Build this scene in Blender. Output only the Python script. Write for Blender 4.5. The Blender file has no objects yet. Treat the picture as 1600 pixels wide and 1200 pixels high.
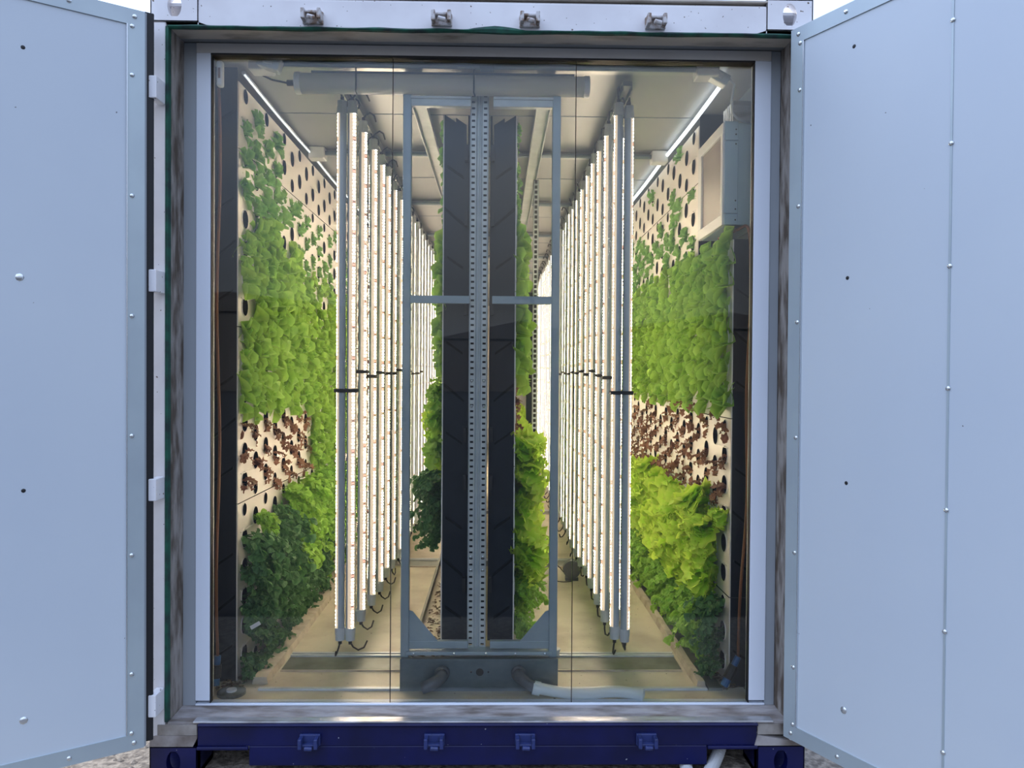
import bpy, math, random
from mathutils import Vector, Matrix, noise
C = bpy.context.scene
COL = C.collection
PI = math.pi
# ---------------------------------------------------------------- camera
cam_d = bpy.data.cameras.new('camera'); cam = bpy.data.objects.new('camera', cam_d); COL.objects.link(cam)
yaw, pit, rol = map(math.radians, (1.0584, -.7069, .3915))
fwd = Vector((math.sin(yaw)*math.cos(pit), math.cos(yaw)*math.cos(pit), math.sin(pit)))
rgt = Vector((math.cos(yaw), -math.sin(yaw), 0)); up = rgt.cross(fwd)
r2 = rgt*math.cos(rol)+up*math.sin(rol); u2 = -rgt*math.sin(rol)+up*math.cos(rol)
M = Matrix((r2, u2, -fwd)).transposed().to_4x4(); M.translation = (.0586, -2.8479, 1.503)
cam.matrix_world = M
cam_d.sensor_width = 36; cam_d.lens = 27; cam_d.clip_end = 500; cam_d.clip_start = .02
C.camera = cam
# ---------------------------------------------------------------- world and sun
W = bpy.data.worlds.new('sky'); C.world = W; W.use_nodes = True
n = W.node_tree.nodes; l = W.node_tree.links
tc = n.new('ShaderNodeTexCoord'); sp = n.new('ShaderNodeSeparateXYZ'); rp = n.new('ShaderNodeValToRGB')
l.new(tc.outputs['Generated'], sp.inputs[0])
mr = n.new('ShaderNodeMapRange'); mr.inputs[1].default_value = -.1; mr.inputs[2].default_value = 1
l.new(sp.outputs['Z'], mr.inputs[0]); l.new(mr.outputs[0], rp.inputs[0])
e = rp.color_ramp.elements
e[0].position = 0; e[0].color = (.20, .19, .18, 1)
e[1].position = 1; e[1].color = (.32, .47, .82, 1)
for p, c in ((.085, (.20, .19, .18, 1)), (.10, (.84, .90, 1.02, 1)), (.35, (.60, .75, 1.06, 1))):
    q = rp.color_ramp.elements.new(p); q.color = c
# clouds
nz = n.new('ShaderNodeTexNoise'); nz.inputs['Scale'].default_value = 3.2; nz.inputs['Detail'].default_value = 6
l.new(tc.outputs['Generated'], nz.inputs['Vector'])
cr = n.new('ShaderNodeMapRange'); cr.inputs[1].default_value = .48; cr.inputs[2].default_value = .72
l.new(nz.outputs['Fac'], cr.inputs[0])
gt = n.new('ShaderNodeMath'); gt.operation = 'GREATER_THAN'; gt.inputs[1].default_value = .01
l.new(sp.outputs['Z'], gt.inputs[0])
ml = n.new('ShaderNodeMath'); ml.operation = 'MULTIPLY'; l.new(cr.outputs[0], ml.inputs[0]); l.new(gt.outputs[0], ml.inputs[1])
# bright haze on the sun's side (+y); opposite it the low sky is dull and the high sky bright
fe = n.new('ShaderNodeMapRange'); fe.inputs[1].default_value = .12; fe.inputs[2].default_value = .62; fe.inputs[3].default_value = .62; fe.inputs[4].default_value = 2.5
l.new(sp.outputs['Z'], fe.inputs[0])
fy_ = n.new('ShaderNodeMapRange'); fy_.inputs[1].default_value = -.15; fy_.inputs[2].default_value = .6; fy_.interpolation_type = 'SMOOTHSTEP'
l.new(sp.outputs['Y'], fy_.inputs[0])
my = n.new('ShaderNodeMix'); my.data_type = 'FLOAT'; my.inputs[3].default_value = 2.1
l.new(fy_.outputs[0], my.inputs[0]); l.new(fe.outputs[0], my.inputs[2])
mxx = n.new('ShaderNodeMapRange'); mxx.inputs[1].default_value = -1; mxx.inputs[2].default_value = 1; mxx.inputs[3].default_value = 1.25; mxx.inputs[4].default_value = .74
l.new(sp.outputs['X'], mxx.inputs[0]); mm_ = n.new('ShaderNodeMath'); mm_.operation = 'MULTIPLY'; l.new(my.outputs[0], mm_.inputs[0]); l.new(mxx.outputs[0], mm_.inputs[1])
mx = n.new('ShaderNodeMix'); mx.data_type = 'RGBA'; mx.inputs[7].default_value = (.95, .96, 1, 1)
l.new(ml.outputs[0], mx.inputs[0]); l.new(rp.outputs[0], mx.inputs[6])
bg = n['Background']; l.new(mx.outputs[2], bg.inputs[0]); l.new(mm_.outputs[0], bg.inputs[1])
sun_d = bpy.data.lights.new('sun', 'SUN'); sun_d.energy = 3.2; sun_d.angle = .01; sun_d.color = (1, .93, .82)
sun = bpy.data.objects.new('sun', sun_d); COL.objects.link(sun)
sun.rotation_euler = Vector((-.45*.86, .89*.86, .5)).to_track_quat('Z', 'Y').to_euler()
C.view_settings.view_transform = 'Standard'; C.view_settings.look = 'None'
C.view_settings.exposure = 0.0; C.view_settings.gamma = 1
C.cycles.use_denoising = True
C.cycles.max_bounces = 9; C.cycles.transparent_max_bounces = 12; C.cycles.diffuse_bounces = 4
C.cycles.sample_clamp_indirect = 6
LED = 34.          # radiance of the grow tubes
WARM = (1.0, .79, .56)
MILK = .75         # glow of the milky cover beside the diodes
# ---------------------------------------------------------------- materials
def nodes(m): return m.node_tree.nodes, m.node_tree.links
def mat(name, col, rough=.5, metal=0, var=None, vscale=8, stretch=(1, 1, 1), lo=.4, hi=.65, bump=0, bscale=60, spec=.5, speck=None, coat=0):
    m = bpy.data.materials.new(name); m.use_nodes = True; N, L = nodes(m); b = N['Principled BSDF']
    b.inputs['Base Color'].default_value = (*col, 1); b.inputs['Roughness'].default_value = rough; b.inputs['Metallic'].default_value = metal
    b.inputs['Specular IOR Level'].default_value = spec; b.inputs['Coat Weight'].default_value = coat
    t = N.new('ShaderNodeTexCoord'); mp = N.new('ShaderNodeMapping'); mp.inputs['Scale'].default_value = stretch
    L.new(t.outputs['Object'], mp.inputs[0]); src = None
    if var:
        z = N.new('ShaderNodeTexNoise'); z.inputs['Scale'].default_value = vscale; z.inputs['Detail'].default_value = 8
        L.new(mp.outputs[0], z.inputs['Vector']); r = N.new('ShaderNodeMapRange'); r.inputs[1].default_value = lo; r.inputs[2].default_value = hi
        L.new(z.outputs['Fac'], r.inputs[0]); x = N.new('ShaderNodeMix'); x.data_type = 'RGBA'
        x.inputs[6].default_value = (*col, 1); x.inputs[7].default_value = (*var, 1); L.new(r.outputs[0], x.inputs[0]); src = x.outputs[2]
    if speck:
        sc_, sz_, sc_col = speck
        z = N.new('ShaderNodeTexNoise'); z.inputs['Scale'].default_value = sc_; z.inputs['Detail'].default_value = 1
        L.new(t.outputs['Object'], z.inputs['Vector']); g = N.new('ShaderNodeMath'); g.operation = 'GREATER_THAN'; g.inputs[1].default_value = sz_
        L.new(z.outputs['Fac'], g.inputs[0]); x = N.new('ShaderNodeMix'); x.data_type = 'RGBA'; x.inputs[7].default_value = (*sc_col, 1)
        L.new(g.outputs[0], x.inputs[0])
        if src: L.new(src, x.inputs[6])
        else: x.inputs[6].default_value = (*col, 1)
        src = x.outputs[2]
    if src: L.new(src, b.inputs['Base Color'])
    if bump:
        z = N.new('ShaderNodeTexNoise'); z.inputs['Scale'].default_value = bscale; z.inputs['Detail'].default_value = 5
        L.new(mp.outputs[0], z.inputs['Vector']); k = N.new('ShaderNodeBump'); k.inputs['Strength'].default_value = bump; k.inputs['Distance'].default_value = .01
        L.new(z.outputs['Fac'], k.inputs['Height']); L.new(k.outputs[0], b.inputs['Normal'])
    return m
def leafmat(name, a, b_, rough=.45, trans=.35, edge=None):
    m = bpy.data.materials.new(name); m.use_nodes = True; N, L = nodes(m); p = N['Principled BSDF']; p.inputs['Roughness'].default_value = rough
    p.inputs['Specular IOR Level'].default_value = .35
    oi = N.new('ShaderNodeObjectInfo'); t = N.new('ShaderNodeTexCoord'); z = N.new('ShaderNodeTexNoise'); z.inputs['Scale'].default_value = 28; z.inputs['Detail'].default_value = 3
    L.new(t.outputs['Object'], z.inputs['Vector'])
    ad = N.new('ShaderNodeMath'); ad.operation = 'MULTIPLY_ADD'; ad.inputs[1].default_value = .55; L.new(oi.outputs['Random'], ad.inputs[0]); 
    s2 = N.new('ShaderNodeMath'); s2.operation = 'MULTIPLY_ADD'; s2.inputs[1].default_value = 1.6; s2.inputs[2].default_value = -.6; L.new(z.outputs['Fac'], s2.inputs[0]); L.new(s2.outputs[0], ad.inputs[2])
    x = N.new('ShaderNodeMix'); x.data_type = 'RGBA'; x.inputs[6].default_value = (*a, 1); x.inputs[7].default_value = (*b_, 1); x.clamp_factor = True
    L.new(ad.outputs[0], x.inputs[0]); 
    tr = N.new('ShaderNodeBsdfTranslucent'); ms = N.new('ShaderNodeMixShader'); ms.inputs[0].default_value = trans
    ra = N.new('ShaderNodeAttribute'); ra.attribute_name = 'rim'; rm = N.new('ShaderNodeMath'); rm.operation = 'MULTIPLY'; rm.inputs[1].default_value = .55
    L.new(ra.outputs['Fac'], rm.inputs[0]); x2 = N.new('ShaderNodeMix'); x2.data_type = 'RGBA'; x2.inputs[7].default_value = (*(min(.93, .06+c_*1.3) for c_ in b_), 1)
    L.new(rm.outputs[0], x2.inputs[0]); L.new(x.outputs[2], x2.inputs[6]); x = x2
    L.new(x.outputs[2], p.inputs['Base Color']); L.new(x.outputs[2], tr.inputs[0])
    L.new(p.outputs[0], ms.inputs[1]); L.new(tr.outputs[0], ms.inputs[2]); L.new(ms.outputs[0], N['Material Output'].inputs[0])
    return m
def emat(name, col, s):
    m = bpy.data.materials.new(name); m.use_nodes = True; N, L = nodes(m); b = N['Principled BSDF']
    b.inputs['Base Color'].default_value = (.8, .8, .8, 1); b.inputs['Emission Color'].default_value = (*col, 1); b.inputs['Emission Strength'].default_value = s
    return m
m_door = mat('door_paint', (.63, .69, .74), .33, var=(.575, .64, .71), vscale=.9, lo=.35, hi=.7, speck=(38, .81, (.16, .17, .18)))
m_trim = mat('trim_metal', (.50, .58, .61), .38, metal=.3, var=(.44, .51, .55), vscale=3)
m_rivet = mat('rivet_metal', (.75, .78, .8), .25, metal=.8)
m_rub = mat('black_rubber', (.012, .012, .014), .6)
m_black = mat('black_plastic', (.012, .012, .014), .45)
m_white = mat('white_paint', (.88, .87, .89), .45, var=(.79, .77, .79), vscale=5, speck=(75, .735, (.18, .13, .10)))
m_beige = mat('header_beige', (.55, .49, .41), .6, var=(.22, .18, .13), vscale=6, stretch=(1, 3, 6), lo=.5, hi=.75)
m_railb = mat('head_rail_paint', (.62, .60, .57), .45, var=(.55, .52, .49), vscale=2)
m_blue = mat('blue_paint', (.004, .007, .075), .35, var=(.003, .005, .045), vscale=6, speck=(70, .78, (.35, .37, .42)), bump=.25, bscale=14)
m_green = mat('green_seal', (.008, .10, .06), .7, var=(.01, .03, .03), vscale=18)
m_jamb = mat('weathered_jamb', (.34, .31, .28), .85, var=(.10, .075, .055), vscale=9, stretch=(1, 2.5, .8), lo=.38, hi=.62, bump=.6, bscale=20)
m_sill = mat('dirty_sill', (.40, .37, .36), .7, var=(.16, .13, .11), vscale=7, stretch=(1, 3, 1), lo=.40, hi=.66, bump=.4, bscale=25)
m_frame = mat('frame_white', (.74, .79, .87), .35)
m_frameg = mat('frame_grey', (.34, .37, .40), .4)
m_alu = mat('sill_aluminium', (.62, .62, .64), .35, metal=.7, var=(.40, .38, .37), vscale=10, stretch=(1, 4, 4))
m_galv = mat('galvanised_steel', (.66, .70, .72), .40, metal=.2, var=(.52, .57, .60), vscale=12, lo=.35, hi=.7)
m_bluegrey = mat('painted_blue_grey_steel', (.37, .46, .52), .4, metal=.2, var=(.32, .40, .46), vscale=6)
m_trough = mat('trough_steel', (.12, .16, .18), .38, metal=.5, var=(.20, .24, .26), vscale=6, lo=.45, hi=.8)
m_gpipe = mat('grey_pipe', (.13, .14, .16), .4, var=(.09, .10, .11), vscale=10)
m_plate = mat('dark_end_plate', (.012, .017, .026), .30, spec=.35)
m_rib = mat('shaded_plate_rib', (.004, .006, .009), .5, spec=.2)  # darker than the plate: groove shading put into the rib colour
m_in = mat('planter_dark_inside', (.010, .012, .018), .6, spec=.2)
m_face = mat('planter_face', (.86, .81, .77), .38, var=(.81, .76, .72), vscale=3)
m_wall = mat('wall_lining', (.10, .135, .17), .4)
m_wallb = mat('back_wall_lining', (.62, .62, .60), .4)
m_ceil = mat('ceiling_lining', (.32, .33, .33), .40, metal=.25, var=(.26, .27, .28), vscale=2.5, stretch=(1, .3, 1), lo=.35, hi=.7, bump=.12, bscale=3)
m_floor = mat('floor_vinyl', (.68, .62, .48), .5, var=(.36, .30, .22), vscale=4, lo=.45, hi=.85, bump=.1, bscale=30, speck=(60, .76, (.12, .10, .08)))
m_curb = mat('floor_curb', (.62, .55, .44), .6, var=(.30, .24, .18), vscale=9, lo=.45, hi=.75, bump=.5, bscale=18)
m_chan = mat('floor_channel_metal', (.16, .18, .16), .45, metal=.3, var=(.11, .12, .10), vscale=8)
m_tback = mat('tube_back', (.50, .56, .63), .4, metal=.15)
m_cap = mat('tube_cap', (.62, .66, .70), .4)
m_wplas = mat('white_plastic', (.72, .73, .74), .35)
m_cab = mat('cabinet_paint', (.42, .56, .66), .4, var=(.38, .51, .61), vscale=4)
m_cabw = mat('cabinet_window', (.28, .24, .22), .25)
m_soil = mat('dirt_litter', (.20, .14, .09), .9, var=(.05, .035, .02), vscale=20, bump=.8, bscale=40)
m_cord = mat('orange_brown_cord', (.20, .075, .03), .5)
m_plug = mat('blue_plug', (.02, .10, .28), .4)
m_hose = mat('white_hose', (.80, .85, .86), .35)
m_ghose = mat('grey_corrugated_hose', (.46, .47, .48), .45)
m_ground = mat('gravel_ground', (.36, .31, .25), .9, var=(.16, .135, .11), vscale=30, lo=.4, hi=.6, bump=1, bscale=60)
m_asph = mat('asphalt', (.028, .028, .03), .9, var=(.02, .02, .022), vscale=3)
m_stone = mat('pebble', (.42, .36, .29), .85, var=(.2, .17, .14), vscale=20)
m_bld = mat('far_building_wall', (.12, .11, .11), .8)
m_conduit = mat('grey_conduit', (.20, .25, .29), .4, metal=.2)
m_rail = mat('hanging_rail_metal', (.34, .35, .34), .35, metal=.6)
m_rope = emat('led_rope_glow', (.86, .93, 1), 2.6); m_ropeL = emat('led_rope_soft_glow', (.9, .95, 1), 1.3)
m_ropeoff = mat('led_rope_sleeve', (.68, .72, .78), .3)
L_BUT = leafmat('butterhead_leaf', (.075, .24, .025), (.38, .60, .09), .38, .28)
L_BAS = leafmat('seedling_leaf', (.07, .22, .05), (.25, .47, .11), .38, .28)
L_LET = leafmat('frilly_lettuce_leaf', (.42, .80, .03), (.62, .93, .09), .5, .5)
L_KAL = leafmat('curly_kale_leaf', (.028, .10, .032), (.085, .22, .06), .55, .3)
L_PAR = leafmat('curly_parsley_leaf', (.12, .33, .03), (.33, .56, .07), .55, .4)
L_RED = leafmat('red_lettuce_leaf', (.14, .045, .032), (.30, .14, .075), .5, .3)
m_opal = leafmat('opal_plastic', (.86, .87, .87), (.86, .87, .87), .3, .5)
# glass: clear sheet with a fresnel reflection
def glassmat():
    m = bpy.data.materials.new('window_glass'); m.use_nodes = True; N, L = nodes(m); N.remove(N['Principled BSDF'])
    t = N.new('ShaderNodeBsdfTransparent'); t.inputs[0].default_value = (.955, .975, .97, 1)
    g = N.new('ShaderNodeBsdfGlossy'); g.inputs['Roughness'].default_value = .0; f = N.new('ShaderNodeFresnel'); f.inputs[0].default_value = 1.5
    x = N.new('ShaderNodeMixShader'); L.new(f.outputs[0], x.inputs[0]); L.new(t.outputs[0], x.inputs[1]); L.new(g.outputs[0], x.inputs[2]); L.new(x.outputs[0], N['Material Output'].inputs[0])
    return m
m_glass = glassmat()
# LED lens: rows of small warm diodes under a milky lens, some red ones
def ledmat():
    m = bpy.data.materials.new('led_diodes'); m.use_nodes = True; N, L = nodes(m); b = N['Principled BSDF']
    b.inputs['Base Color'].default_value = (.7, .66, .62, 1); b.inputs['Roughness'].default_value = .4
    t = N.new('ShaderNodeTexCoord'); s = N.new('ShaderNodeSeparateXYZ'); L.new(t.outputs['Object'], s.inputs[0])
    def wave(per, off, thr_lo, thr_hi):
        a = N.new('ShaderNodeMath'); a.operation = 'MULTIPLY_ADD'; a.inputs[1].default_value = 2*PI/per; a.inputs[2].default_value = off; L.new(s.outputs['Z'], a.inputs[0])
        c = N.new('ShaderNodeMath'); c.operation = 'SINE'; L.new(a.outputs[0], c.inputs[0])
        r = N.new('ShaderNodeMapRange'); r.inputs[1].default_value = thr_lo; r.inputs[2].default_value = thr_hi; L.new(c.outputs[0], r.inputs[0]); return r.outputs[0]
    dots = wave(.0155, 0, -.5, .4); red = wave(.135, 1, .86, .95)
    cm = N.new('ShaderNodeMix'); cm.data_type = 'RGBA'; cm.inputs[6].default_value = (*WARM, 1); cm.inputs[7].default_value = (1, .30, .22, 1); L.new(red, cm.inputs[0])
    st = N.new('ShaderNodeMapRange'); st.inputs[3].default_value = LED*.015; st.inputs[4].default_value = LED*2.1; L.new(dots, st.inputs[0])
    dm = N.new('ShaderNodeMapRange'); dm.inputs[3].default_value = 1; dm.inputs[4].default_value = .03; L.new(red, dm.inputs[0])
    mu = N.new('ShaderNodeMath'); mu.operation = 'MULTIPLY'; L.new(st.outputs[0], mu.inputs[0]); L.new(dm.outputs[0], mu.inputs[1]); st = mu
    L.new(cm.outputs[2], b.inputs['Emission Color']); L.new(st.outputs[0], b.inputs['Emission Strength'])
    return m
m_led = ledmat(); m_milk = emat('milky_cover', (1, .74, .52), MILK); m_milk.node_tree.nodes['Principled BSDF'].inputs['Base Color'].default_value = (.35, .34, .32, 1)
# ---------------------------------------------------------------- mesh helpers
class MB:
    def __init__(s): s.v = []; s.f = []; s.rim = {}
    def quad(s, a, b, c, d): i = len(s.v); s.v += [tuple(a), tuple(b), tuple(c), tuple(d)]; s.f.append((i, i+1, i+2, i+3)); return s
    def box(s, x0, x1, y0, y1, z0, z1, M=None):
        i = len(s.v); P = [(x, y, z) for z in (z0, z1) for y in (y0, y1) for x in (x0, x1)]
        if M: P = [tuple(M @ Vector(p)) for p in P]
        s.v += P; s.f += [tuple(i+k for k in q) for q in ((0, 2, 3, 1), (4, 5, 7, 6), (0, 1, 5, 4), (2, 6, 7, 3), (0, 4, 6, 2), (1, 3, 7, 5))]; return s
    def tube(s, pts, r, seg=10, cap=True, rf=None):
        pts = [Vector(p) for p in pts]; i0 = len(s.v); a = None
        for k, p in enumerate(pts):
            t = (pts[min(k+1, len(pts)-1)]-pts[max(k-1, 0)]).normalized()
            if a is None: a = t.orthogonal().normalized()
            else: a = (a-t*a.dot(t)).normalized()
            b = t.cross(a); rr = r if rf is None else rf(k/(len(pts)-1))
            s.v += [tuple(p+(a*math.cos(q)+b*math.sin(q))*rr) for q in [2*PI*j/seg for j in range(seg)]]
        for k in range(len(pts)-1):
            for j in range(seg):
                o = i0+k*seg; s.f.append((o+j, o+(j+1) % seg, o+seg+(j+1) % seg, o+seg+j))
        if cap: s.f.append(tuple(i0+j for j in range(seg))[::-1]); o = i0+(len(pts)-1)*seg; s.f.append(tuple(o+j for j in range(seg)))
        return s
    def prism(s, poly, ax, a0, a1, M=None):   # polygon in the two other axes, extruded along ax
        i = len(s.v); k = len(poly); P = []
        for a in (a0, a1):
            for (p, q) in poly: P.append({'x': (a, p, q), 'y': (p, a, q), 'z': (p, q, a)}[ax])
        if M: P = [tuple(M @ Vector(p)) for p in P]
        s.v += P; s.f.append(tuple(range(i, i+k))); s.f.append(tuple(range(i+k, i+2*k))[::-1])
        for j in range(k): s.f.append((i+j, i+(j+1) % k, i+k+(j+1) % k, i+k+j))
        return s
    def dome(s, c, nrm, r, h=.5):
        c = Vector(c); nrm = Vector(nrm).normalized(); a = nrm.orthogonal().normalized(); b = nrm.cross(a); i = len(s.v)
        for (rr, hh) in ((1, 0), (.8, .6*h), (.4, .95*h)):
            for j in range(8): s.v.append(tuple(c+(a*math.cos(j*PI/4)+b*math.sin(j*PI/4))*r*rr+nrm*r*hh))
        s.v.append(tuple(c+nrm*r*h))
        for k in range(2):
            for j in range(8): s.f.append((i+k*8+j, i+k*8+(j+1) % 8, i+k*8+8+(j+1) % 8, i+k*8+8+j))
        for j in range(8): s.f.append((i+16+j, i+16+(j+1) % 8, i+24))
        return s
    def mesh(s, name, m, smooth=False):
        d = bpy.data.meshes.new(name); d.from_pydata(s.v, [], s.f); d.update()
        import bmesh
        b = bmesh.new(); b.from_mesh(d); bmesh.ops.recalc_face_normals(b, faces=b.faces); b.to_mesh(d); b.free()
        if m: d.materials.append(m)
        if s.rim:
            at = d.attributes.new('rim', 'FLOAT', 'POINT'); at.data.foreach_set('value', [s.rim.get(i, 0) for i in range(len(s.v))])
        if smooth:
            for p in d.polygons: p.use_smooth = True
        return d
    def obj(s, name, m, parent=None, smooth=False, bevel=0):
        o = bpy.data.objects.new(name, s.mesh(name, m, smooth)); COL.objects.link(o)
        if parent: o.parent = parent
        if bevel:
            b = o.modifiers.new('b', 'BEVEL'); b.width = bevel; b.segments = 2; b.limit_method = 'ANGLE'
        return o
def box(name, m, x0, x1, y0, y1, z0, z1, parent=None, bevel=0): return MB().box(x0, x1, y0, y1, z0, z1).obj(name, m, parent, bevel=bevel)
def inst(name, data, parent=None, loc=(0, 0, 0), rz=0):
    o = bpy.data.objects.new(name, data); COL.objects.link(o); o.location = loc; o.rotation_euler.z = rz
    if parent: o.parent = parent
    return o
def empty(name, loc=(0, 0, 0)):
    o = bpy.data.objects.new(name, None); COL.objects.link(o); o.location = loc; o.empty_display_size = .05; return o
def tag(o, label, cat, group=None):
    o['label'] = label; o['category'] = cat
    if group: o['group'] = group
    return o
def struct(o, label=None):
    o['kind'] = 'structure'
    if label: o['label'] = label
    return o
def dup(o, parent=None):
    c = o.copy(); COL.objects.link(c)
    if parent: c.parent = parent
    for ch in list(o.children): dup(ch, c)
    return c
ORD = 'zeroth first second third fourth fifth sixth seventh eighth ninth tenth eleventh twelfth thirteenth fourteenth fifteenth sixteenth seventeenth eighteenth nineteenth twentieth'.split()
TENS = {20: 'twenty', 30: 'thirty', 40: 'forty', 50: 'fifty'}
def nth(k): return ORD[k] if k <= 20 else (TENS[k//10*10]+'-'+ORD[k % 10] if k % 10 else {30: 'thirtieth', 40: 'fortieth'}[k])
random.seed(7)
# ---------------------------------------------------------------- room shell
ZF, ZC, YB = .215, 2.768, 11.4
struct(box('floor', m_floor, -1.155, 1.155, .165, YB, .12, ZF))
struct(box('ceiling', m_ceil, -1.155, 1.155, .10, YB, ZC, 2.85))
struct(box('wall_left', m_wall, -1.215, -1.155, .16, YB, .12, 2.85))
struct(box('wall_right', m_wall, 1.155, 1.215, .16, YB, .12, 2.85))
struct(box('wall_back', m_wallb, -1.215, 1.215, YB, YB+.06, .12, 2.85))
struct(box('wall_roof', m_white, -1.219, 1.219, .02, YB+.06, 2.852, 2.862), 'outer roof sheet of the container')
for k in range(9):   # ceiling panel joints
    y = .92+1.2*k
    struct(MB().box(-1.15, 1.15, y, y+.006, ZC-.0025, ZC+.01).obj('trim_%d' % (k+1), m_conduit))
# underside beams of the container
ub = MB()
for x in (-1.19, 1.13): ub.box(x, x+.06, .2, YB, .01, .119)
for k in range(18): ub.box(-1.13, 1.13, .5+.6*k, .54+.6*k, .04, .119)
struct(ub.obj('trim_40', m_blue), 'dark blue cross members under the container floor')
# ground
g = MB(); NG = 26
for i in range(NG):
    for j in range(NG):
        x0, y0 = -13+i, -1.6+j
        g.quad((x0, y0, 0), (x0+1, y0, 0), (x0+1, y0+1, 0), (x0, y0+1, 0))
struct(g.obj('ground', m_ground), 'gravel ground around the container')
struct(box('street', m_asph, -90, 90, -90, -1.6, -.1, -.005), 'asphalt yard in front of the container')
struct(box('terrain', m_asph, -90, 90, -1.6, 90, -.2, -.02), 'yard beyond the gravel')
pb = MB()
for k in range(420):
    x = random.uniform(-2.4, -1.24) if k < 260 else random.uniform(.8, 1.9); y = random.uniform(-.4, -.02) if abs(x) < 1.24 else random.uniform(-.4, 1.6); r = random.uniform(.005, .016)
    i = len(pb.v); q = random.random()*6
    pb.v += [(x+r*math.cos(q+a)*random.uniform(.8, 1.3), y+r*math.sin(q+a)*random.uniform(.7, 1.2), .001) for a in (0, 1.25, 2.5, 3.75, 5)]+[(x, y, r*.9)]
    pb.f += [(i+a, i+(a+1) % 5, i+5) for a in range(5)]
o = pb.obj('pebbles', m_stone); o['kind'] = 'stuff'; tag(o, 'loose tan pebbles strewn on the gravel beside the container', 'pebbles')
# far buildings and a pole behind the viewpoint (they show as reflections in the glass)
for k, (x, w, h, y) in enumerate(((-22, 26, 6.5, -60), (2, 14, 4.6, -64), (22, 20, 6.0, -70), (50, 26, 4.2, -62))):
    b = MB().box(x-w/2, x+w/2, y-10, y, 0, h).prism([(x-w/2-.4, h), (x+w/2+.4, h), (x, h+1.6)], 'y', y-10, y+.3).obj('far_building', m_bld)
    struct(b, 'dark low building far behind the viewpoint')
pl = empty('utility_pole', (2.2, -45, 0)); struct(pl, 'utility pole far behind the viewpoint')
MB().tube([(0, 0, 0), (0, 0, 7)], .16).obj('pole', m_bld, pl); MB().box(-1.2, 1.2, -.08, .08, 6.2, 6.4).obj('crossarm', m_bld, pl)
# ---------------------------------------------------------------- container front: header, posts, sill
def casting(name, m, x0, x1, z0, z1, side):
    # hollow corner fitting with an oval hole in its front face
    a = MB(); cx, cz = (x0+x1)/2, (z0+z1)/2; th = .03; d = .16; rx, rz = .026, .043; S = 24
    ring = []; out = []
    for k in range(S):
        q = 2*PI*k/S; c_, s_ = math.cos(q), math.sin(q)
        ring.append((cx+rx*c_, cz+rz*s_)); t = min((x1-x0)/2/max(abs(c_), 1e-6), (z1-z0)/2/max(abs(s_), 1e-6)); out.append((cx+t*c_, cz+t*s_))
    # put exact corners
    for (px, pz) in ((x0, z0), (x1, z0), (x0, z1), (x1, z1)):
        k = min(range(S), key=lambda i: (out[i][0]-px)**2+(out[i][1]-pz)**2); out[k] = (px, pz)
    for (yy, flip) in ((-.003, 0), (th, 1)):
        i = len(a.v); a.v += [(p[0], yy, p[1]) for p in ring]+[(p[0], yy, p[1]) for p in out]
        for k in range(S): a.f.append((i+k, i+(k+1) % S, i+S+(k+1) % S, i+S+k))
    for k in range(S): a.f.append((k, (k+1) % S, 2*S+(k+1) % S, 2*S+k))
    zt = z1 if z0 < 1 else z1; 
    a.box(x0, x0+.018, th, d, z0, z1).box(x1-.018, x1, th, d, z0, z1) if False else None
    ins = x1 if side < 0 else x0
    a.box(ins-.012, ins, 0, d, z0, z1) if side < 0 else a.box(ins, ins+.012, 0, d, z0, z1)
    if z0 < 1: a.box(x0, x1, 0, d, z1-.02, z1).box(x0, x1, 0, d, z0, z0+.02)
    else: a.box(x0, x1, 0, d, z0, z0+.02)
    a.box(x0, x1, d-.01, d, z0, z1) if z0 < 1 else a.prism([(x0, z0), (x1, z0), (x1, z1)], 'y', .08, .09)
    # edges
    a.box(x0, x1, -.003, th, z0, z0+.004).box(x0, x1, -.003, th, z1-.004, z1).box(x0, x0+.004, -.003, th, z0, z1).box(x1-.004, x1, -.003, th, z0, z1)
    return a
hd = struct(empty('beam_1', (0, 0, 0)), 'white spotted container header beam'); hd['label'] = 'white spotted steel header beam across the top of the container opening'
h = MB(); h.prism([(0, 2.770), (0, 2.872), (.02, 2.886), (.16, 2.886), (.16, 2.770)], 'x', -1.05, 1.05)
h.obj('header', m_white, hd, bevel=.004)
MB().box(-1.05, 1.05, -.004, .16, 2.887, 2.893).obj('header_top_flange', m_beige, hd)
for x0, x1, s in ((-1.219, -1.045, -1), (1.045, 1.219, 1)):
    casting('corner_casting', m_white, x0, x1, 2.785, 2.90, s).obj('corner_casting', m_white, hd)
    gz = MB(); xi = x1 if s < 0 else x0
    gz.prism([(xi, 2.785), (xi-s*-.05 if False else xi+(.045 if s < 0 else -.045), 2.770), (xi, 2.770)], 'y', 0, .1) 
    gz.obj('gusset', m_white, hd)
def lug(zc, x, m, parent, up_):
    s = 1 if up_ else -1; a = MB()
    a.box(x-.038, x+.038, -.012, 0, zc-.022, zc+.022)
    a.box(x-.036, x-.022, -.05, -.01, zc-.018, zc+.02).box(x+.022, x+.036, -.05, -.01, zc-.018, zc+.02)
    a.box(x-.03, x+.03, -.034, -.012, zc+s*.012-.004, zc+s*.012+.006)
    a.tube([(x-.012, -.05, zc-.012), (x+.016, -.045, zc-.016)], .009, 8)
    return a.obj('locking_lug', m, parent, bevel=.003)
m_lug = mat('lug_paint_worn', (.62, .60, .60), .5, var=(.25, .17, .12), vscale=40, lo=.45, hi=.6)
for x in (-.627, -.156, .167, .631): lug(2.803, x, m_lug, hd, True)
m_lugb = mat('lug_blue_worn', (.03, .045, .16), .3, var=(.02, .03, .09), vscale=40, lo=.55, hi=.68)
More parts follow.
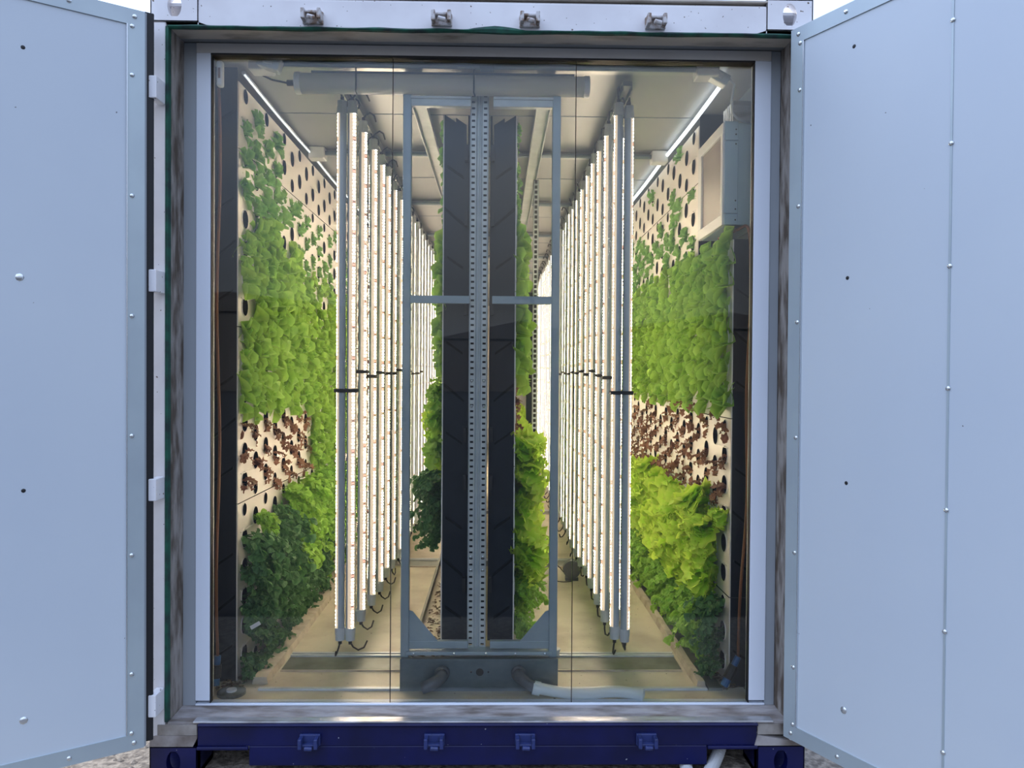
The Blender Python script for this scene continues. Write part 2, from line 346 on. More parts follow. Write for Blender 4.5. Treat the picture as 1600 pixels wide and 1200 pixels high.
sb = struct(empty('beam_2')); sb['label'] = 'dark blue steel sill beam across the bottom of the container'
# beam with two fork cut-outs at its ends
a = MB()
a.box(-1.045, 1.04, 0, .13, .118, .200)
a.box(-.855, .852, 0, .13, .045, .118)
a.box(-1.045, -.855, -.012, 0, .108, .120).box(.852, 1.04, -.012, 0, .108, .120)
a.prism([(-.003, .190), (-.016, .198), (-.016, .205), (.03, .205), (.03, .19)], 'x', -1.04, 1.04)
a.obj('sill_beam', m_blue, sb, bevel=.003)
for x0, x1, s in ((-1.219, -1.045, -1), (1.04, 1.219, 1)):
    casting('corner_casting', m_blue, x0, x1, 0, .118, s).obj('corner_casting', m_blue, sb)
for x in (-.628, -.168, .169, .622): lug(.145, x, m_lugb, sb, False)
MB().prism([(-1.219, .119), (-1.06, .119), (-1.045, .15), (-1.045, .160), (-1.2, .160), (-1.217, .15)], 'y', -.005, .14).obj('casting_cap', m_sill, sb)
MB().prism([(1.03, .119), (1.21, .119), (1.21, .13), (1.06, .155), (1.041, .16)], 'y', -.005, .14).obj('casting_cap', m_sill, sb)
sl = struct(empty('sill')); sl['label'] = 'dirty weathered threshold under the glass front'
MB().prism([(0, .2005), (0, .207), (.135, .212), (.165, .212), (.165, .2005)], 'x', -1.155, 1.155).obj('threshold', m_sill, sl)
MB().box(-1.06, 1.10, -.006, .035, .2052, .2125).obj('threshold_strip', m_alu, sl, bevel=.002)
MB().box(-1.19, -1.046, -.004, .13, .161, .200).box(1.041, 1.19, -.004, .13, .161, .200).obj('threshold_block', m_jamb, sl)
# posts
for s, nm in ((-1, 'left'), (1, 'right')):
    X = lambda v: v*s
    p = struct(empty('pillar_'+nm)); p['label'] = 'white steel container corner post on the %s of the opening' % nm
    xs = sorted((X(1.215), X(1.164))); MB().box(xs[0], xs[1], 0, .16, .12, 2.785).obj('post', m_white, p, bevel=.004)
    xs = sorted((X(1.164), X(1.153))); MB().box(xs[0], xs[1], -.004, .02, .21, 2.768).obj('seal', m_green if s < 0 else m_jamb, p)
    xs = sorted((X(1.164), X(1.153))); MB().box(xs[0], xs[1], .021, .16, .21, 2.768).obj('jamb', m_jamb, p)
    xs = sorted((X(1.1529), X(1.146)))
    for (z0, z1, d) in ((.25, .9, 0), (.9, 1.7, 0), (1.7, 2.7, 0)):
        pass
box_ = MB(); KS = 120
for k in range(KS+1):
    x = -1.155+k*2.31/KS; b_ = 2.762-.004*noise.noise(Vector((x*5, 0, 0))); t_ = 2.7725+.004*noise.noise(Vector((x*9, 3, 0)))+.013*max(0, 1-abs(x-.04)/.10)**.6
    box_.v += [(x, -.0035, b_), (x, -.0075, (b_+t_)/2), (x, -.0035, t_), (x, .011, b_)]
    if k:
        i = len(box_.v)-8
        for j in (0, 1): box_.f.append((i+j, i+j+1, i+j+5, i+j+4))
        box_.f.append((i+3, i, i+4, i+7))
struct(box_.obj('trim_20', m_green), 'torn dark green seal strip under the header')
struct(box('trim_21', m_beige, -1.155, 1.155, .012, .10, 2.7668, 2.769), 'stained beige soffit behind the header')
struct(box('trim_22', m_black, -.03, .06, .07, .10, 2.757, 2.766)) if False else None
# hinges on the left post (white pin in three knuckles)
for s in (-1, 1):
    hg = empty('door_hinge', (-1.190 if s < 0 else 1.205, -.062 if s < 0 else -.045, 0)); hg['kind'] = 'structure'; hg['label'] = 'white hinge pin with knuckles on the %s post' % ('left' if s < 0 else 'right')
    MB().tube([(0, 0, .28), (0, 0, 2.60)], .0085, 12).obj('hinge_pin', m_white, hg, smooth=True)
    for z in (2.52, 1.83, 1.08, .30):
        MB().tube([(0, 0, z-.045), (0, 0, z+.045)], .0125, 12).box(-.004, .026 if s < 0 else .018, -.016, .058, z-.04, z+.04).obj('knuckle', m_white, hg, bevel=.003)
# ---------------------------------------------------------------- container doors
def cdoor(name, hinge, ang, w, th, sgn, z0, z1, label, seams, screws, gasket):
    """local x along the door from the hinge, local y outward behind the inner face, z up"""
    r = struct(empty(name, (hinge[0], hinge[1], 0)), label); r.rotation_euler.z = ang
    S = sgn
    def B(a, x0, x1, y0, y1, za, zb):
        ys = sorted((y0*S, y1*S)); a.box(x0, x1, ys[0], ys[1], za, zb)
    a = MB(); B(a, .03, w-.02, .004, th, z0+.02, z1-.02); a.obj('insulated_core', m_white, r)
    xs = [0]+list(seams)+[w]
    for k in range(len(xs)-1):
        a = MB(); B(a, xs[k]+(.0015 if k else .002), xs[k+1]-.0015, 0, .004, z0+.004, z1-.004); a.obj('inner_panel', m_door, r)
    for k, sx in enumerate(seams):
        a = MB(); B(a, sx-.0035, sx+.0035, -.0025, .003, z0+.04, z1-.04)
        a.obj('joint_strip', m_trim, r)
        a = MB()
        for t in range(7): a.dome((sx, -.0025*S, z0+.2+t*(z1-z0-.4)/6), (0, -S, 0), .008)
        a.obj('joint_rivets', m_rivet, r, smooth=True)
    t = MB(); B(t, -.003, .052, -.004, .012, z0, z1); B(t, .052, w, -.0045, .012, z1-.055, z1); B(t, .052, w, -.0045, .012, z0, z0+.055)
    B(t, -.003, .0, .012, th, z0, z1); B(t, 0, w, .012, th, z1-.003, z1); B(t, 0, w, .012, th, z0, z0+.003)
    t.obj('edge_trim', m_trim, r)
    t = MB(); B(t, .0525, .0555, -.0062, -.0035, z0+.055, z1-.055); t.obj('trim_lip', m_rivet, r)
    t = MB()
    zz = [z0+.06, z1-.06]+[z0+.27+k*(z1-z0-.5)/5 for k in range(6)]
    for q in zz: t.dome((.038, -.0045*S, q), (0, -S, 0), .0085)
    for k in range(5):
        for q in (z0+.025, z1-.025): t.dome((.03+.2*k, -.005*S, q), (0, -S, 0), .0085)
    t.obj('rivets', m_rivet, r, smooth=True)
    for (x, z, kind) in screws:
        a = MB()
        if kind == 'h': a.dome((x, .0005*S, z), (0, -S, 0), .0075, .35); a.obj('screw_hole', m_black, r)
        else: a.dome((x, .0*S, z), (0, -S, 0), .013, .3); a.obj('screw_plug', m_rivet, r, smooth=True)
    if gasket:
        a = MB(); B(a, -.036, -.004, .014, .026, z0+.01, z1+.01); B(a, -.024, -.004, .026, .05, z0+.01, z1+.01); a.obj('gasket', m_rub, r, bevel=.003)
        a = MB(); B(a, -.010, -.0035, .004, .013, z0, z1); a.obj('door_edge', m_frameg, r)
    return r
cdoor('door_1', (-1.198, -.10), math.atan2(-.552, -.834), 1.13, .075, -1, .165, 2.772, 'left container door swung wide open with pale blue-grey inner lining',
      [], [(.36, 2.56, 'h'), (.36, 1.11, 'h'), (.37, 1.81, 'p'), (.36, .35, 'p')], True)
cdoor('door_2', (1.133, -.03), math.atan2(-.883, .47), 1.16, .075, 1, .167, 2.773, 'right container door swung open with a vertical joint down its pale lining',
      [.60], [(.26, 2.62, 'h'), (.245, 1.84, 'h'), (.25, 1.14, 'h'), (.25, .36, 'p')], False)
# ---------------------------------------------------------------- glass front
wf = struct(empty('window_1', (0, .13, 0)), 'fixed glass front of three frameless panes in a white frame')
def fr(nm, m, x0, x1, z0, z1, y0=.0, y1=.045): return MB().box(x0, x1, y0, y1, z0, z1).obj(nm, m, wf, bevel=.002)
fr('outer_stile', m_frameg, -1.1535, -1.104, .212, 2.766, .004); fr('outer_stile', m_frameg, 1.113, 1.1515, .212, 2.766, .004)
fr('stile', m_frame, -1.104, -1.049, .232, 2.727); fr('stile', m_frame, 1.050, 1.113, .232, 2.727)
fr('head_rail', m_railb, -1.104, 1.113, 2.727, 2.7655); fr('bottom_rail', m_frame, -1.104, 1.113, .2125, .2335 if False else .220)
MB().box(-1.049, 1.05, .0, .045, 2.7205, 2.727).obj('rail_gasket', m_rub, wf)  # thin black rubber gasket below the head rail
MB().box(-1.0493, -1.0465, .003, .03, .222, 2.72).box(1.0475, 1.0503, .003, .03, .222, 2.72).obj('glazing_seal', m_rub, wf)
for (x0, x1) in ((-1.049, -.3555), (-.3525, .3535), (.3565, 1.050)):
    MB().box(x0, x1, .012, .020, .220, 2.7215).obj('glass_pane', m_glass, wf)
for x in (-.354, .355): MB().box(x-.0013, x+.0013, .0115, .0205, .220, 2.7215).obj('pane_joint', m_rub, wf)
# ---------------------------------------------------------------- floor details
def fl(nm, m, lab, cat, *b, bevel=0):
    return tag(MB().box(*b).obj(nm, m, bevel=bevel), lab, cat)
fl('floor_strip', m_galv, 'long shiny metal strip on the floor just behind the glass', 'metal strip', -.905, .925, .262, .284, ZF, ZF+.010, bevel=.002)
for k, (y, lab) in enumerate(((.47, 'dark metal floor channel nearest the glass, across the aisle'), (2.27, 'second dark metal floor channel from the glass'), (4.2, 'third dark metal floor channel from the glass'))):
    c = tag(empty('floor_channel', (0, y, ZF)), lab, 'floor channel', 'metal channels across the floor')
    for x0, x1 in ((-.87, .87),):
        MB().box(x0, x1, 0, .155, 0, .005).obj('channel_plate', m_chan, c)
        MB().box(x0, x1, .155, .17, 0, .012).box(x0, x1, .185, .2, 0, .012).box(x0, x1, .17, .185, 0, .004).obj('channel_rail', m_galv, c)
        MB().box(x0, x1, -.006, 0, 0, .007).obj('channel_lip', m_curb, c)
def curb(x0, x1, y0, lab, m=None):
    a = MB(); K = 60
    for k in range(K+1):
        y = y0+k*7/K; w = .006*noise.noise(Vector((x0, y*4, 0))); h = .030+.010*noise.noise(Vector((x0, y*6, 3)))
        a.v += [(x0+w, y, ZF), (x0+w+.006, y, ZF+h), (x1+w-.006, y, ZF+h), (x1+w, y, ZF)]
        if k:
            i = len(a.v)-8
            for j in range(3): a.f.append((i+j, i+j+1, i+j+5, i+j+4))
    a.f.append((0, 1, 2, 3))
    return tag(a.obj('floor_curb', m or m_curb), lab, 'curb')
curb(-.948, -.882, .33, 'rough cream floor curb under the left wall plants')
curb(.885, .925, .29, 'smooth cream floor curb under the right wall plants')
fl('gutter_strip', m_chan, 'flat dark green-grey gutter along the right floor curb', 'gutter', .93, .985, .262, 7, ZF, ZF+.012)
# drain dish and dirt at the left front corner
d = tag(empty('floor_drain', (-1.0, .235, ZF)), 'small round drain dish on the floor in the left front corner', 'drain')
MB().tube([(0, 0, 0), (0, 0, .012)], .055, 20).obj('dish', m_chan, d); MB().tube([(0, 0, .012), (0, 0, .02)], .02, 12).obj('grate', m_wplas, d)
# ---------------------------------------------------------------- planter panels
PH = .739; ROWS = 6; COLS = 4; RH = .042
def hole_pos(Wd, rows=ROWS, h=PH):
    out = []
    for j in range(COLS):
        for i in range(rows): out.append((j, i, Wd*(j+.5)/COLS, h/rows*(i+(.30 if j % 2 else .72))))
    return out
def face_mesh(Wd, h, rows, nm):
    """plate in the YZ plane, outward normal +X at x=0, y 0..Wd, z 0..h"""
    a = MB(); S = 16; cw = Wd/COLS; DARK = set()
    for j in range(COLS):
        zc = [h/rows*(i+(.30 if j % 2 else .72)) for i in range(rows)]
        bd = [.0]+[(zc[i]+zc[i+1])/2 for i in range(rows-1)]+[h]
        y0, y1 = cw*j, cw*(j+1)
        if j == 0: y0 += .0015
        if j == COLS-1: y1 -= .0015
        for i in range(rows):
            z0, z1 = bd[i]+(.002 if i == 0 else 0), bd[i+1]-(.002 if i == rows-1 else 0); cy, cz = cw*(j+.5), zc[i]
            bp_ = []
            for k in range(4): bp_.append((y0+(y1-y0)*k/4, z0))
            for k in range(4): bp_.append((y1, z0+(z1-z0)*k/4))
            for k in range(4): bp_.append((y1-(y1-y0)*k/4, z1))
            for k in range(4): bp_.append((y0, z1-(z1-z0)*k/4))
            R = RH*min(1, (min(cz-z0, z1-cz)-.002)/RH); b0 = len(a.v)
            for (py, pz) in bp_: a.v.append((0, py, pz))
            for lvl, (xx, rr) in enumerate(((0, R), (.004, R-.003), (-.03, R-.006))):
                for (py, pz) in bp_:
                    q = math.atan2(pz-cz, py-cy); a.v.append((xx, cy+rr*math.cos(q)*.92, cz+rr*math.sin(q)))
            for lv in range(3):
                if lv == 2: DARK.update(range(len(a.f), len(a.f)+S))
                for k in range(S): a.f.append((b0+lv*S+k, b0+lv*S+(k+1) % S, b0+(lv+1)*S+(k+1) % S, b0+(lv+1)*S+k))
    # edge returns
    nd = len(a.f)
    a.box(-.0048, 0, -.005, .003, .002, h-.002).box(-.012, 0, Wd-.003, Wd-.0015, .002, h-.002)
    for i in range(1, rows, 2): a.box(0, .004, .05*Wd, .32*Wd, h/rows*i-.003, h/rows*i+.001)
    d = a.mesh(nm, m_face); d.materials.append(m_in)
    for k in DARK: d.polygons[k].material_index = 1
    return d
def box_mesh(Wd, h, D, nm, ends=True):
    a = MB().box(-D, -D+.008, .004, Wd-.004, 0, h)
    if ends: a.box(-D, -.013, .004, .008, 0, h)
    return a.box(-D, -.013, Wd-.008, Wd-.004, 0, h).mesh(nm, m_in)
def end_mesh(D, h, top=False):
    """dark end plate facing -Y, x from -D to 0"""
    a = MB()
    if top: a.prism([(-D, 0), (-.005, 0), (-.005, h), (-D*.47, h-.030), (-D*.47, h-.012), (-D*.87, h-.042), (-D*.87, h-.125), (-D, h-.125)], 'y', -.004, .0)
    else: a.box(-D, -.005, -.004, 0, 0, h)
    return a.mesh('end_plate', m_plate)
def rib_specs(D, h, top):
    return [k for k in range(4) if .08+k*.19+D*.62+.03 <= h-(.05 if top else 0)]
def rib_mesh(D, k):
    z = .08+k*.19
    if k % 2: p = [(-D*.82, z), (-.008, z+D*.62), (-.008, z+D*.62+.014), (-D*.82, z+.012)]
    else: p = [(-D*.78, z+.01), (-.018, z+D*.52), (-.018, z+D*.52+.011), (-D*.78, z+.021)]
    return MB().prism(p, 'y', -.009, -.0035).mesh('sloping_rib', m_rib)
MESH = {}
def getm(key, fn):
    if key not in MESH: MESH[key] = fn()
    return MESH[key]
HOLES = []   # (side, x, y, z, column index, panel column)
def panel(side, x, y, z, Wd, h, rows, D, face, colk, rowk, label, group, first=False, top=False):
    """side: +1 faces +X, -1 faces -X"""
    r = tag(empty('planter_panel', (x, y, z)), label, 'planter panel', group)
    if side > 0: T = lambda nm, d: inst(nm, d, r)
    else:        # mirrored copy: separate meshes so the end plate still faces the front
        T = lambda nm, d: inst(nm, d, r)
    def mir(key, fn):
        def g_():
            d = fn()
            if side < 0:
                for v in d.vertices: v.co.x = -v.co.x
                d.flip_normals()
            return d
        return getm(key+(side,), g_)
    T('face_plate', mir(('f', Wd, h, rows), lambda: face_mesh(Wd, h, rows, 'face_plate')))
    T('planter_box', mir(('b', Wd, h, D, top), lambda: box_mesh(Wd, h, D, 'planter_box', not top)))
    if first:
        he = h if z+h < 2.68 or D < .12 else 2.764-z
        e_ = T('end_plate', mir(('e', D, he, top), lambda: end_mesh(D, he, top)))
        for q_ in rib_specs(D, h, top): inst('sloping_rib', mir(('r', D, q_), lambda: rib_mesh(D, q_)), e_)
    for (j, i, yy, zz) in hole_pos(Wd, rows, h):
        HOLES.append((face, side, x, y+yy, z+zz, colk*COLS+j))
    return r
Z0 = .2165
def wallcol(face, side, X, y0, Wd, k, nm):
    for r in range(4):
        z = Z0+PH*r; top = r == 3; h = .33 if top else PH; rows = 3 if top else 6
        if top: z = Z0+PH*3; h = 2.70-z+.01; rows = 2
        panel(side, X, y0, z, Wd, h, rows, .128, face, k, r,
              'perforated planter panel on the %s wall, %s column from glass, %s' % (nm, nth(k+1), ('lowest', 'second up', 'third up', 'topmost')[r]),
              'planter panels on the %s wall' % nm, first=(k == 0 or (k == 1 and face == 'R' and r >= 2)))
for k in range(13): wallcol('L', 1, -1.02, .365+.59*k, .59, k, 'left')
# right wall: the first column is staggered, lower, under the cabinet
for r, (z, h, rows, lb) in enumerate(((Z0, .3705, 3, 'lowest'), (.588, PH, 6, 'middle'), (1.327, PH, 6, 'topmost'))):
    panel(-1, 1.02, .30, z, .56, h, rows, .128, 'R', 0, r, 'perforated planter panel on the right wall, first column from glass, %s' % lb, 'planter panels on the right wall', first=True)
for k in range(1, 14): wallcol('R', -1, 1.02, .86+.57*(k-1), .57, k, 'right')
# central rack
RX = -.022; RD = .112
for k in range(8):
    for r in range(3):
        for s, nm in ((-1, 'left'), (1, 'right')):
            panel(s, RX+s*.155, .40+.59*k, .375+PH*r, .59, PH, 6, RD, 'C'+nm[0].upper(), k, r,
                  'planter panel on the rack\'s %s side, %s column from glass, %s' % (nm, nth(k+1), ('lowest', 'middle', 'topmost')[r]), 'planter panels of the central rack', first=(k == 0), top=(r == 2 and k == 0))
# ---------------------------------------------------------------- plants
def leaf(a, base, d, nrm, L, Wd, nu=6, nv=4, pet=.22, cup=.25, curl=.8, ruf=0, rfreq=18, jag=0, seed=0, tip=1.0):
    """a curved blade: d direction, nrm the face side it curls away from"""
    d = Vector(d).normalized(); nrm = Vector(nrm); nrm = (nrm-d*nrm.dot(d)).normalized(); s = d.cross(nrm); p = Vector(base); i0 = len(a.v)
    st = L/nu; ph = seed*1.3
    for u in range(nu+1):
        t = u/nu
        if t < pet: w = Wd*.10
        else:
            q = (t-pet)/(1-pet); w = Wd*.5*(.10+.90*min(1, q/.42)**.75*max(0, 1-max(0, (q-.55)/.45)**2.6)**.5)
        for v in range(nv+1):
            x = v/nv*2-1; jj = 1+jag*noise.noise(Vector((seed*3.1+x*2, t*9, seed)))*abs(x)
            rr = ruf*math.sin(rfreq*t+ph+(1.4 if x > 0 else 0))*abs(x)**1.5 if t >= pet else 0
            rr += ruf*.7*noise.noise(Vector((seed+t*8, x*4, 1.7)))*abs(x)
            a.rim[len(a.v)] = max(abs(x)**3, t**6, .75 if x == 0 and t < .8 else 0)
            a.v.append(tuple(p+s*(x*w*jj)+nrm*(cup*w*x*x*2+rr)))
        ang = curl*st/L*(0.4+1.2*t)
        d2 = (d*math.cos(ang)-nrm*math.sin(ang)).normalized(); nrm = (nrm*math.cos(ang)+d*math.sin(ang)).normalized(); d = d2
        p = p+d*st
    for u in range(nu):
        for v in range(nv): k = i0+u*(nv+1)+v; a.f.append((k, k+1, k+nv+2, k+nv+1))
def rosette(seed, nl, L, Wd, m, **kw):
    random.seed(seed); a = MB()
    for k in range(nl):
        q = 2*PI*k*.382+random.random()*.5; t = (k+.5)/nl; spread = .30+1.15*t
        # outward +X, upward lean
        rad = Vector((0, math.cos(q), math.sin(q)))
        d = Vector((1, 0, .42))*math.cos(spread)+rad*math.sin(spread); nrm = Vector((1, 0, .42))*math.sin(spread)-rad*math.cos(spread)
        sc_ = random.uniform(.8, 1.15)*(.7+.4*t)
        leaf(a, (random.uniform(-.02, -.005), .012*math.cos(q), .012*math.sin(q)-.006), d, nrm, L*sc_, Wd*sc_, seed=seed+k*1.7, **kw)
    return a.mesh('lettuce', m, True)
def bushy(seed, nl, L, Wd, m, droop, **kw):
    random.seed(seed); a = MB()
    for k in range(nl):
        q = random.uniform(-2.2, 2.2); elev = random.uniform(-.5, .9)
        d = Vector((1.0, .75*math.sin(q), elev)).normalized(); nrm = Vector((-.3*d.x+.45, -.3*d.y, 1))
        leaf(a, (-.015, random.uniform(-.02, .02), random.uniform(-.02, .01)), d, nrm, L*random.uniform(.65, 1.1), Wd*random.uniform(.7, 1.1), curl=droop*random.uniform(.6, 1.25), seed=seed+k*2.3, **kw)
    return a.mesh('lettuce', m, True)
def kale(seed, ns, L, m, ls=.05, droop=1.6):
    random.seed(seed); a = MB()
    for k in range(ns):
        q = random.uniform(-1.3, 1.3); d = Vector((1, math.sin(q)*.9, random.uniform(-.2, .9))).normalized(); p = Vector((-.01, random.uniform(-.02, .02), random.uniform(-.02, .01)))
        n_ = 6; ll = L*random.uniform(.6, 1.15); pts = [p.copy()]
        for t in range(n_):
            d = (d+Vector((0, 0, -droop*.14*random.uniform(.6, 1.3)))).normalized(); p = p+d*ll/n_; pts.append(p.copy())
            if t >= 1:
                for sgn in (-1, 1):
                    if random.random() < .9:
                        side = d.cross(Vector((0, 0, 1))).normalized()*sgn; dd = (side*random.uniform(.5, 1)+d*.6+Vector((random.uniform(-.2, .4), 0, random.uniform(-.3, .3)))).normalized()
                        z = ls*random.uniform(.7, 1.2)
                        leaf(a, p, dd, Vector((.5, random.uniform(-.4, .4), .8)), z, z*.95, nu=4, nv=4, pet=.05, cup=.1, curl=.7, ruf=.010, rfreq=26, jag=.7, seed=random.random()*50)
        leaf(a, p, d, Vector((.6, random.uniform(-.3, .3), .7)), ls*1.2, ls*1.2, nu=4, nv=4, pet=.05, curl=.8, ruf=.011, rfreq=24, jag=.7, seed=random.random()*50)
        a.tube(pts, .0018, 4, cap=False)
    return a.mesh('kale', m, True)
VAR = {
 'but': [rosette(10+k, 12, .086, .074, L_BUT, cup=.5, curl=.35, ruf=.002, rfreq=8, pet=.14) for k in range(5)],
 'bas': [rosette(30+k, 10, .074, .062, L_BAS, cup=.4, curl=.6, ruf=.002, pet=.16) for k in range(4)],
 'let': [bushy(50+k, 15, .17, .13, L_LET, 1.5, nu=14, nv=8, pet=.12, cup=.12, ruf=.017, rfreq=46, jag=.55) for k in range(4)],
 'lrg': [bushy(90+k, 10, .15, .10, L_PAR, 1.5, nu=12, nv=8, pet=.15, cup=.12, ruf=.013, rfreq=40, jag=.5) for k in range(3)],
 'kal': [kale(130+k, 13, .17, L_KAL, .034) for k in range(4)],
 'par': [kale(150+k, 12, .15, L_PAR, .031, 1.5) for k in range(4)],
 'red': [bushy(170+k, 6, .085, .036, L_RED, 1.7, nu=9, nv=4, pet=.25, cup=.1, ruf=.008, rfreq=30, jag=1.3) for k in range(4)],
}
KIND = {
 'but': ('butterhead_lettuce', 'round-leaved green lettuce', 'lettuce'), 'bas': ('young_lettuce', 'small green lettuce', 'lettuce'),
 'let': ('frilly_lettuce', 'bright yellow-green frilly lettuce', 'lettuce'), 'lrg': ('frilly_lettuce', 'mid green frilly lettuce', 'lettuce'),
 'kal': ('curly_kale', 'dark green curly kale', 'kale'), 'par': ('curly_parsley', 'curly green parsley', 'parsley'), 'red': ('red_lettuce', 'small brownish red lettuce', 'lettuce')}
def choose(face, y, z, c, rnd):
    """what grows in a hole: (kind, scale) or None"""
    if face == 'L':
        d = y-.365
        if d > 2.3: return None
        if z > 2.433: return ('bas', .95) if d < .60 and z < 2.62 and rnd < .85 else None
        if z > 1.694:
            t = (2.433-z)/.739
            if d < .15 and (z < 1.80 or z > 2.40): return None
            if d > .62 and z > 2.36: return ('bas', .55) if rnd < .4 else None
            if d > .95: return ('but' if t > .5 else 'bas', .62+.3*t) if rnd < .9 else None
            return ('but' if t > .35 else 'bas', .92+.25*t) if rnd < .95 else None
        if z > 1.355: return ('but', 1.04 if d < 1.2 else .88)
        if z > .956:
            if d < 1.15: return ('red', .9) if rnd < .90 else None
            return ('but', .95) if rnd < .95 else None
        if d > 1.3: return ('par', .9 if z > .5 else .6) if rnd < .85 else None
        if z > .84 and d < .5: return None if rnd < .5 else ('par', .9)
        if z > .6 and d > .6: return ('par', 1.15)
        if z < .50: return ('kal', .72)
        return ('kal', 1.0)
    if face == 'R':
        d = y-.33
        if d > 2.7: return None
        if z > 2.433: return ('bas', .75) if rnd < .35 and d < 1.6 else None
        if z > 2.10: return ('bas', .8) if rnd < .68 else None
        if z > 1.37: return ('but', 1.08 if d < 1.4 else .92) if rnd < .96 else None
        if z > .965: return ('red', .98) if rnd < .90 else None
        if z > .56:
            if d < .16: return None if z < .80 else ('let', .55)
            if d < 1.75: return ('let', 1.05)
            return ('par', 1.1)
        if d < .16: return ('kal', .85) if rnd < .8 else None
        return ('par', 1.15 if z > .4 else .75) if rnd < .9 else None
    if face == 'CL':
        d = y-.4
        if d > 1.3: return None
        if z > 2.12: return ('bas', .72) if rnd < .9 else None
        if z > 1.50: return ('but', .85)
        if z > 1.14: return ('let', .78) if rnd < .75 else ('lrg', .85)
        if z > .80: return ('kal', .78)
        return None
    if face == 'CR':
        d = y-.4
        if d > 3.2: return None
        if z > 2.15: return ('bas', .6) if rnd < .8 else None
        if z > 1.50: return ('but', 1.2 if z < 2.1 else .9)
        if z > 1.24: return ('red', .75) if d > .1 else ('red', .5)
        if z > .60: return ('let', 1.0)
        return ('par', .85)
FN = {'L': 'on the left wall', 'R': 'on the right wall', 'CL': "on the rack's left side", 'CR': "on the rack's right side"}
# number the holes of each face: column from the glass, hole from the floor
colz = {}
for (face, side, x, y, z, c) in HOLES: colz.setdefault((face, c), []).append(z)
random.seed(11)
n_pl = 0; CAN = []
for (face, side, x, y, z, c) in HOLES:
    rnd = random.random(); k = choose(face, y, z, c, rnd)
    if not k: continue
    CAN.append((face, side, x, y, z, c, k[0], k[1]*random.uniform(.86, 1.12), random.choice(VAR[k[0]]), (random.uniform(-.6, .6), random.uniform(-.22, .22), (0 if side > 0 else PI)+random.uniform(-.25, .25)), random.choice((-1, 1))))
CAN.sort(key=lambda t: t[3]); cnt = {}; rest = MB()
for (face, side, x, y, z, c, kind, q, data, rot, fl_) in CAN:
    nm, ds, cat = KIND[kind]; cnt[nm] = cnt.get(nm, 0)+1
    if cnt[nm] > 295:
        Mt = Matrix.Translation((x-side*.004, y, z-.006)) @ Matrix.Rotation(rot[2], 4, 'Z') @ Matrix.Rotation(rot[1], 4, 'Y') @ Matrix.Rotation(rot[0], 4, 'X') @ Matrix.Diagonal((q, q*fl_, q, 1))
        i0 = len(rest.v); rest.v += [tuple(Mt @ v.co) for v in data.vertices]; rest.f += [tuple(i0+t for t in p.vertices) for p in data.polygons]
        continue
    o = bpy.data.objects.new(nm, data); COL.objects.link(o)
    o.location = (x+side*(-.004), y, z-.006); o.rotation_euler = rot; o.scale = (q, q*fl_, q)
    row = sorted(colz[(face, c)]).index(z)+1
    tag(o, '%s %s, %s column from glass, %s hole up' % (ds, FN[face], nth(c+1), nth(row)), cat, '%s %s' % (ds, FN[face])); n_pl += 1
if rest.v:
    o = rest.obj('distant_lettuces', L_BUT, smooth=True); o['kind'] = 'stuff'; tag(o, 'remaining round-leaved lettuces deep in the container, farthest from the glass', 'lettuce')
print('CNT', cnt)
print('PLANTS', n_pl)
# ---------------------------------------------------------------- grow tubes
TB, TT = .335, 2.672
def make_tube():
    r = empty('grow_tube', (0, 0, TB)); H = TT-TB; R = .0185
    def arc(a0, a1, rad, z0, z1, seg):
        a = MB()
        for k in range(seg+1):
            q = a0+(a1-a0)*k/seg; a.v += [(rad*math.cos(q), rad*math.sin(q), z0), (rad*math.cos(q), rad*math.sin(q), z1)]
            if k: i = len(a.v)-4; a.f.append((i, i+2, i+3, i+1))
        return a
    o = arc(math.radians(70), math.radians(290), R, .05, H-.05, 12)
    o.v += [(0, 0, .05), (0, 0, H-.05)]
    o.obj('housing', m_tback, r, smooth=True)
    arc(math.radians(-70), math.radians(70), R-.0004, .05, H-.05, 10).obj('led_lens', m_milk, r, smooth=True)
    MB().box(R-.0005, R+.0008, -.0048, .0048, .055, H-.055).obj('diode_strip', m_led, r)
    for z0, z1, b in ((0, .055, 0), (H-.055, H, 1)):
        c = MB().tube([(0, 0, z0), (0, 0, z1)], .0205, 14).tube([(0, 0, z1-.03 if not b else z0), (0, 0, z1 if not b else z0+.03)], .0225, 14).obj('end_cap', m_cap, r, smooth=False)
        z = z0 if not b else z1; s = -1 if not b else 1
        MB().tube([(0, 0, z), (0, 0, z+s*.018)], .008, 8).tube([(0, 0, z+s*.01), (.004, .012, z+s*.032), (.008, .035, z+s*.050), (.006, .065, z+s*.046), (0, .085, z+s*.022)], .004, 6).obj('cable', m_black, r, smooth=True)
    return r
proto = make_tube()
used = False
spx = []
